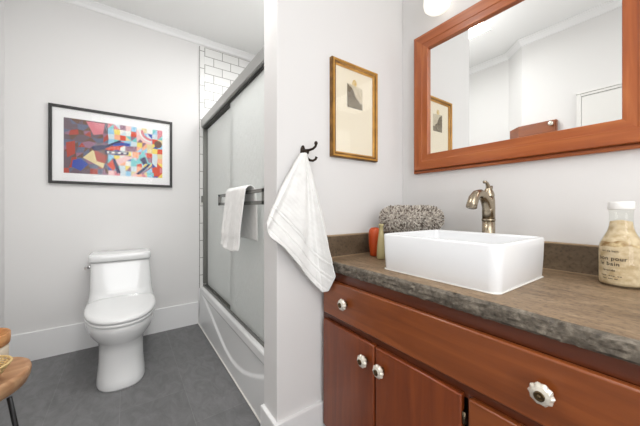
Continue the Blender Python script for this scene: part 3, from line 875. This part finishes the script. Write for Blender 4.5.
# ------------------------------------------------------------------ faucet
def faucet():
    fx, fy, z0 = 1.178, .511, .8285
    t = thing('faucet', 'tall brushed nickel faucet with curved spout behind the sink', 'faucet', (fx, fy, z0))
    b = MB()
    b.lathe([(.029, z0), (.029, z0+.004), (.026, z0+.008), (.0235, z0+.012), (.0238, z0+.03), (.0230, z0+.10), (.0228, 1.0)], fx, fy, 28)
    b.lathe([(.0240, 1.0), (.0246, 1.002), (.0246, 1.005), (.0238, 1.007)], fx, fy, 28)
    b.lathe([(.0228, 1.007), (.0230, 1.05), (.0222, 1.080), (.0210, 1.093)], fx, fy, 28)
    b.build('body', M['nickel'], t)
    s = MB()
    P = [(fx+.004, fy, 1.02), (fx-.006, fy, 1.05), (fx-.022, fy, 1.078), (fx-.045, fy, 1.098), (fx-.072, fy, 1.106), (fx-.098, fy, 1.101), (fx-.118, fy, 1.086), (fx-.130, fy, 1.066), (fx-.136, fy, 1.052)]
    s.tube(P, [.019, .0195, .0185, .0170, .0162, .0165, .018, .0185, .0185], 18)
    s.tube([(fx-.1355, fy, 1.0535), (fx-.1365, fy, 1.050)], [.014, .013], 18, 0)
    s.build('spout', M['nickel'], t)
    l = MB()
    l.lathe([(.0200, 1.094), (.0212, 1.097), (.0207, 1.103), (.0180, 1.113), (.0135, 1.123), (.0100, 1.130), (.0085, 1.134), (0, 1.137)], fx, fy, 26)
    l.tube([(fx-.001, fy, 1.128), (fx-.006, fy, 1.139), (fx-.014, fy, 1.148), (fx-.026, fy, 1.153), (fx-.036, fy, 1.151)], [.0095, .0075, .0060, .0052, .0062], 12)
    l.tube([(fx+.006, fy-.002, 1.118), (fx+.015, fy-.004, 1.128), (fx+.017, fy-.004, 1.138)], [.008, .0055, .0045], 10)
    l.build('lever', M['nickel'], t)
faucet()

# ------------------------------------------------------------------ things on the counter
def orange_bottle():
    x, y = .942, .900
    o = MB().lathe([(.0, .8288), (.018, .8288), (.0205, .834), (.0238, .86), (.0262, .89), (.0275, .92), (.0268, .940), (.0225, .953), (.0175, .957), (.0150, .959), (.0140, .95), (0, .948)], x, y, 32).build('orange_vase', M['orange'])
    tag(o, 'small orange rounded vase in the corner beside the sink', 'vase')
    x, y = .9085, .829
    o = MB().lathe([(0, .8288), (.0155, .8288), (.0185, .833), (.0190, .85), (.0175, .885), (.0125, .925), (.0095, .950), (.0095, .972), (.0115, .974), (.0115, .980), (.0090, .981), (.0075, .976), (0, .972)], x, y, 28).build('olive_bottle', M['olive'])
    tag(o, 'slim pale olive bottle between the orange vase and the sink', 'bottle')
orange_bottle()

def white_folded():
    # folded white cloth under the shaggy roll, in the counter corner
    ang = math.atan2(.70-.862, 1.205-.985)
    ca, sa = math.cos(ang), math.sin(ang)
    cx, cy = 1.093, .812
    mb = MB(); n = 44
    for i in range(5):
        z0 = .8292 + i*.0192; z1 = z0 + .0184
        R = []
        for z, g in ((z0, .010), (z0+.003, .003), ((z0+z1)/2, 0), (z1-.003, .003), (z1, .010)):
            hw, hd = .104 - g - i*.002, .062 - g - (i % 2)*.002
            ring = []
            for k in range(n):
                a = 2*PI*k/n; c, s = math.cos(a), math.sin(a)
                u = hw*math.copysign(abs(c)**.45, c); v = hd*math.copysign(abs(s)**.45, s)
                ring.append((cx + u*ca - v*sa, cy + u*sa + v*ca, z + .001*math.sin(k*.9+i)))
            R.append(ring)
        mb.rings(R, 0, True)
    o = mb.build('folded_towel', M['towel'])
    tag(o, 'folded white towel stack tucked behind the sink under the shaggy roll', 'towel')
    # shaggy grey roll
    rad = .069; L = .116
    czz = .930 + rad
    base = MB(); rings = []
    for k in range(25):
        q = -1 + 2*k/24; u = q*(L+.028)
        e = max(0, (abs(u)-(L-.035))/.060); r = rad*.76*math.sqrt(max(0.02, 1 - min(1, e)**2))
        rings.append([(cx + u*ca - r*math.cos(2*PI*i/28)*sa, cy + u*sa + r*math.cos(2*PI*i/28)*ca, czz + r*math.sin(2*PI*i/28)) for i in range(28)])
    base.rings(rings, 0, True)
    rnd = random.Random(5)
    # short looped tufts all over the roll
    for q in range(3600):
        u = rnd.uniform(-(L+.022), L+.022); a = rnd.uniform(0, 2*PI)
        e = max(0, (abs(u)-(L-.035))/.060); r = rad*.75*math.sqrt(max(0.02, 1 - min(1, e)**2))
        nrm = Vector((-math.cos(a)*sa, math.cos(a)*ca, math.sin(a)))
        axd = Vector((ca, sa, 0))
        nn = (nrm + axd*(math.copysign(min(1, e), u)*1.1)).normalized()
        p = Vector((cx + u*ca - r*math.cos(a)*sa, cy + u*sa + r*math.cos(a)*ca, czz + r*math.sin(a)))
        ln = rnd.uniform(.008, .016)
        side = nn.cross(Vector((rnd.uniform(-1, 1), rnd.uniform(-1, 1), rnd.uniform(-1, 1)))).normalized()
        tip = p + nn*ln + side*rnd.uniform(0, .004)
        s2 = nn.cross(side); w = rnd.uniform(.0018, .0032)
        mi = 1 if rnd.random() < .42 else (2 if rnd.random() < .5 else 0)
        b0 = [p + side*w, p + s2*w, p - side*w, p - s2*w]; mdl = p + nn*ln*.75 + side*.001
        b1 = [mdl + side*w*.9, mdl + s2*w*.9, mdl - side*w*.9, mdl - s2*w*.9]
        vs = [tuple(k) for k in b0+b1+[tip]]
        base.add(vs, [(0,1,5,4),(1,2,6,5),(2,3,7,6),(3,0,4,7),(4,5,8),(5,6,8),(6,7,8),(7,4,8)], mi)
    cols = [mat('shag_mid', srgb(196, 188, 178), .95, spec=.1), mat('shag_light', srgb(228, 221, 211), .95, spec=.1), mat('shag_dark', srgb(128, 118, 108), .95, spec=.1)]
    o = base.build('rolled_bath_mat', cols, fix=False)
    tag(o, 'rolled grey shaggy bath mat lying in the counter corner behind the sink', 'bath mat')
white_folded()

def bend_text(body, size, cx, cy, r, a0, z, mat_, parent, extrude=0.0002, squeeze=1.0):
    cu = bpy.data.curves.new('lettering', 'FONT'); cu.body = body; cu.size = size
    cu.align_x = 'LEFT'; cu.space_character = 1.12
    cu.offset = size*0.012
    tmp = bpy.data.objects.new('tmp', cu); C.objects.link(tmp)
    bpy.context.view_layer.update()
    dg = bpy.context.evaluated_depsgraph_get()
    me = bpy.data.meshes.new_from_object(tmp.evaluated_get(dg))
    bpy.data.objects.remove(tmp, do_unlink=True); bpy.data.curves.remove(cu)
    bm = bmesh.new(); bm.from_mesh(me)
    bmesh.ops.triangulate(bm, faces=bm.faces)
    bmesh.ops.subdivide_edges(bm, edges=[e for e in bm.edges if e.calc_length() > size*.3], cuts=1)
    mb = MB()
    bm.verts.ensure_lookup_table()
    vs = []
    for v in bm.verts:
        a = a0 + v.co.x*squeeze/r
        vs.append((cx + r*math.cos(a), cy + r*math.sin(a), z + v.co.y))
    mb.add(vs, [tuple(v.index for v in f.verts) for f in bm.faces])
    bm.free(); bpy.data.meshes.remove(me)
    return mb.build('lettering', mat_, parent, fix=False)

def jar():
    cx, cy, z0 = 1.160, .150, .8286
    t = thing('bath_salts_bottle', 'glass milk bottle of cream bath powder with white lid on the counter', 'bottle', (cx, cy, z0))
    R = .047
    body = [(0, z0), (R-.006, z0), (R-.001, z0+.005), (R, z0+.014), (R, z0+.098), (R-.0015, z0+.112), (R-.0055, z0+.126), (R-.013, z0+.143), (R-.0195, z0+.158), (R-.0225, z0+.175), (R-.0235, z0+.200), (R-.0225, z0+.210), (R-.0215, z0+.216)]
    g = MB(); g.lathe(body, cx, cy, 48, 0, True, True, False); g.build('glass_body', M['glass'], t)
    salt = mat('bath_powder', srgb(196, 172, 136), .9, spec=.1, var=(srgb(226, 208, 178), 55, 6, (1, 1, 1.4)), bump=(160, .3, .003))
    oat = mat('oat_layer', srgb(150, 116, 74), .9, spec=.1, var=(srgb(226, 204, 164), 60, 6, (1, 1, 1)), bump=(160, .4, .004))
    s = MB(); n = 48
    def gr(h):
        for (r0, za), (r1, zb_) in zip(body[1:], body[2:]):
            if za <= z0+h <= zb_: return r0 + (r1-r0)*(z0+h-za)/(zb_-za) - .0016
        return .02
    def wob(i, k): return .003*math.sin(2*PI*i/n*2 + k) + .002*math.sin(2*PI*i/n*5 + 2*k)
    def ring(h, kk, k=1):
        o = []
        for i in range(n):
            hh = h + wob(i, k)*kk; r = gr(hh); o.append((cx + r*math.cos(2*PI*i/n), cy + r*math.sin(2*PI*i/n), z0+hh))
        return o
    s.rings([[(cx + .02*math.cos(2*PI*i/n), cy + .02*math.sin(2*PI*i/n), z0+.0035) for i in range(n)]] + [ring(h, 0) for h in (.006, .014, .04, .088, .098)] + [ring(.112, 1)], 0, True, True, False)
    s.rings([ring(.112, 1), ring(.119, 1.3, 1.4), ring(.124, 1.6, 1.8)], 1, True, False, False)
    s.rings([ring(.124, 1.6, 1.8)] + [ring(h, .3) for h in (.140, .156, .170, .183)] + [[(cx + .004*math.cos(2*PI*i/n), cy + .004*math.sin(2*PI*i/n), z0+.187) for i in range(n)]], 0, True, False, True)
    s.build('bath_powder', [salt, oat], t, fix=True)
    l = MB(); l.lathe([(.0, z0+.2165), (.0262, z0+.2165), (.0272, z0+.2185), (.0274, z0+.222), (.0272, z0+.236), (.0256, z0+.2395), (0, z0+.240)], cx, cy, 40)
    l.build('lid', M['white_lid'], t)
    # printed words face the room
    RR = R + .0004
    a0 = math.radians(129)
    bend_text('lait de bain', .0075, cx, cy, RR, a0+.12, z0+.098, M['ink'], t)
    bend_text('bon pour', .0150, cx, cy, RR, a0-.06, z0+.075, M['ink'], t)
    bend_text('le bain', .0150, cx, cy, RR, a0+.02, z0+.060, M['ink'], t)
    bend_text('lavande', .0085, cx, cy, RR, a0+.18, z0+.044, M['ink'], t)
    for z, a, w in ((z0+.030, a0+.10, .046), (z0+.022, a0+.18, .034)):
        mb = MB(); k = 10
        for q in range(k):
            if q % 4 == 3: continue
            a1 = a + w/RR*q/k; a2 = a + w/RR*(q+.8)/k
            mb.add([(cx+RR*math.cos(a1), cy+RR*math.sin(a1), z), (cx+RR*math.cos(a2), cy+RR*math.sin(a2), z), (cx+RR*math.cos(a2), cy+RR*math.sin(a2), z+.0018), (cx+RR*math.cos(a1), cy+RR*math.sin(a1), z+.0018)], [(0,1,2,3)])
        mb.build('fine_print', M['ink'], t, fix=False)
jar()

# ------------------------------------------------------------------ wall mirror
def mirror():
    t = thing('wall_mirror', 'large rectangular mirror in a stepped orange cherry wood frame', 'mirror', (XR, .49, 1.229))
    y0, y1, z0, z1 = .066, .912, 1.229, 1.945
    prof = [(0, 0.0), (0, .018), (.002, .020), (.0105, .020), (.012, .012), (.0145, .012), (.0155, .034), (.018, .0365), (.058, .0365), (.061, .0345), (.090, .0345), (.092, .0325), (.092, 0.0)]
    cor = [(y0, z0, 1, 1), (y1, z0, -1, 1), (y1, z1, -1, -1), (y0, z1, 1, -1)]
    for k in range(4):
        a, b = cor[k], cor[(k+1) % 4]
        m = MB()
        ra = [(XR - d, a[0]+a[2]*i, a[1]+a[3]*i) for i, d in prof]; rb = [(XR - d, b[0]+b[2]*i, b[1]+b[3]*i) for i, d in prof]
        m.rings([ra, rb], 0, False, True, True)
        m.build('frame_rail' if k % 2 == 0 else 'frame_stile', M['mirwoody'] if k % 2 == 0 else M['mirwoodz'], t)
    MB().box(XR-.0205, XR-.002, y0+.091, y1-.091, z0+.091, z1-.091).build('mirror_glass', M['mirror'], t)
mirror()

# ------------------------------------------------------------------ vanity light
def sconce():
    x, y = 1.198, .745
    t = thing('vanity_light', 'lit frosted glass wall light above the mirror corner', 'lamp', (XR, y, 2.1))
    MB().box(XR-.018, XR, y-.08, y+.08, 2.13, 2.25).build('backplate', M['nickel'], t, bevel=.004)
    a = MB(); a.tube([(XR-.016, y, 2.19), (XR-.05, y, 2.195), (x+.004, y, 2.19), (x, y, 2.16)], .009, 12)
    a.lathe([(0, 2.165), (.024, 2.162), (.028, 2.14), (.028, 2.122)], x, y, 24)
    a.build('arm', M['nickel'], t)
    s = MB(); s.lathe([(.026, 2.150), (.036, 2.140), (.048, 2.10), (.0575, 2.05), (.060, 2.015), (.056, 1.996), (.045, 1.984), (.022, 1.976), (0, 1.975)], x, y, 36, 0, True, True, False)
    s.build('lamp_shade', M['shade'], t)
sconce()

# ------------------------------------------------------------------ wooden wall cabinet seen in the mirror
def linen():
    t = thing('wall_cabinet', 'shallow cherry wood wall cabinet with one glass knob, reflected in the mirror', 'cabinet', (-.48, .9, 1.15))
    m = MB()
    m.prism([(-.504, .755), (-.468, .755), (-.468, 1.029), (-.570, 1.137), (-.5975, 1.111), (-.504, 1.0135)], 1.15, 1.80)
    m.build('body', M['vanwood'], t)
    d = MB().box(-.468, -.452, .76, 1.022, 1.155, 1.795).build('door', M['vanwood'], t, bevel=.003)
    k = MB()
    ring = lambda r, x: [(x, .785 + r*math.cos(2*PI*i/20), 1.765 + r*math.sin(2*PI*i/20)) for i in range(20)]
    k.rings([ring(.007, -.452), ring(.006, -.442), ring(.018, -.436), ring(.019, -.428), ring(.010, -.422)], 0, True)
    k.build('knob', M['knobglass'], d)
linen()

# ------------------------------------------------------------------ teak stool and its load
def stool():
    cx, cy = -.476, 1.520; z0, z1 = .372, .438
    t = thing('teak_stool', 'low round teak slab stool on black metal legs beside the left wall', 'stool', (cx, cy, 0))
    m = MB(); n = 64
    def ring(r, z, amp=0.004):
        return [(cx + (r + amp*math.sin(2*a+.4) + amp*.5*math.sin(3*a))*math.cos(a), cy + (r + amp*math.sin(2*a+.4))*math.sin(a), z + .001*math.sin(3*a)) for a in [2*PI*i/n for i in range(n)]]
    m.rings([ring(.10, z0+.004), ring(.146, z0), ring(.158, z0+.008), ring(.167, z0+.030), ring(.170, z1-.014), ring(.167, z1-.003), ring(.161, z1), ring(.150, z1-.003), ring(.10, z1-.006), ring(.02, z1-.007)])
    m.build('slab_top', M['teak'], t)
    for a in (-.55, -.55+2*PI/3, -.55+4*PI/3):
        k = MB()
        if a == -.55:
            p0, p1 = (-.340, 1.440, z0+.004), (-.274, 1.395, 0.004)
        else:
            p0 = (cx + .12*math.cos(a), cy + .12*math.sin(a), z0+.004); p1 = (cx + .165*math.cos(a), cy + .165*math.sin(a), .004)
        k.tube([p0, p1], .0075, 12); k.tube([p1, (p1[0], p1[1], 0)], .010, 12)
        k.build('leg', M['blackmetal'], t)
    # cream pot
    zt = z1 + .0012
    px, py = -.464, 1.612
    o = MB().lathe([(0, zt), (.066, zt), (.074, zt+.004), (.080, zt+.020), (.081, zt+.060), (.079, zt+.070), (0, zt+.071)], px, py, 40).build('cream_pot', M['cream'])
    tag(o, 'low cream round pot on the teak stool under the wooden bowl', 'pot')
    zb = zt + .0715
    o = MB().lathe([(0, zb), (.078, zb), (.084, zb+.004), (.086, zb+.02), (.086, zb+.043), (.083, zb+.047), (.079, zb+.044), (.076, zb+.02), (.05, zb+.010), (0, zb+.010)], px, py, 40).build('wooden_bowl', M['teakrim'])
    tag(o, 'shallow brown wooden bowl stacked on the cream pot', 'bowl')
    # wicker basket of woven strands
    wx, wy = -.413, 1.440
    b = MB(); zt2 = zt
    N = 40
    def rad(q): return .034 + .042*q
    b.lathe([(0, zt2+.0005), (.033, zt2+.0005), (.033, zt2+.003), (0, zt2+.003)], wx, wy, 30)
    rows = 11
    for r in range(rows):
        q = r/(rows-1); z = zt2 + .004 + .058*q
        path = [(wx + (rad(q) + .0018*(1 if (i + r) % 2 else -1))*math.cos(2*PI*i/N), wy + (rad(q) + .0018*(1 if (i + r) % 2 else -1))*math.sin(2*PI*i/N), z) for i in range(N+1)]
        b.tube(path, .0024, 6)
    for i in range(0, N, 2):
        a = 2*PI*i/N
        b.tube([(wx + rad(0)*math.cos(a), wy + rad(0)*math.sin(a), zt2+.002), (wx + rad(1)*math.cos(a), wy + rad(1)*math.sin(a), zt2+.064)], .0016, 6)
    b.tube([(wx + .0765*math.cos(2*PI*i/32), wy + .0765*math.sin(2*PI*i/32), zt2+.065) for i in range(33)], .0038, 8)
    o = b.build('wicker_basket', mat('seagrass', srgb(226, 198, 142), .8, var=(srgb(204, 170, 112), 90, 4, (1, 1, 1))))
    tag(o, 'small flared wicker basket at the front of the teak stool', 'basket')
stool()
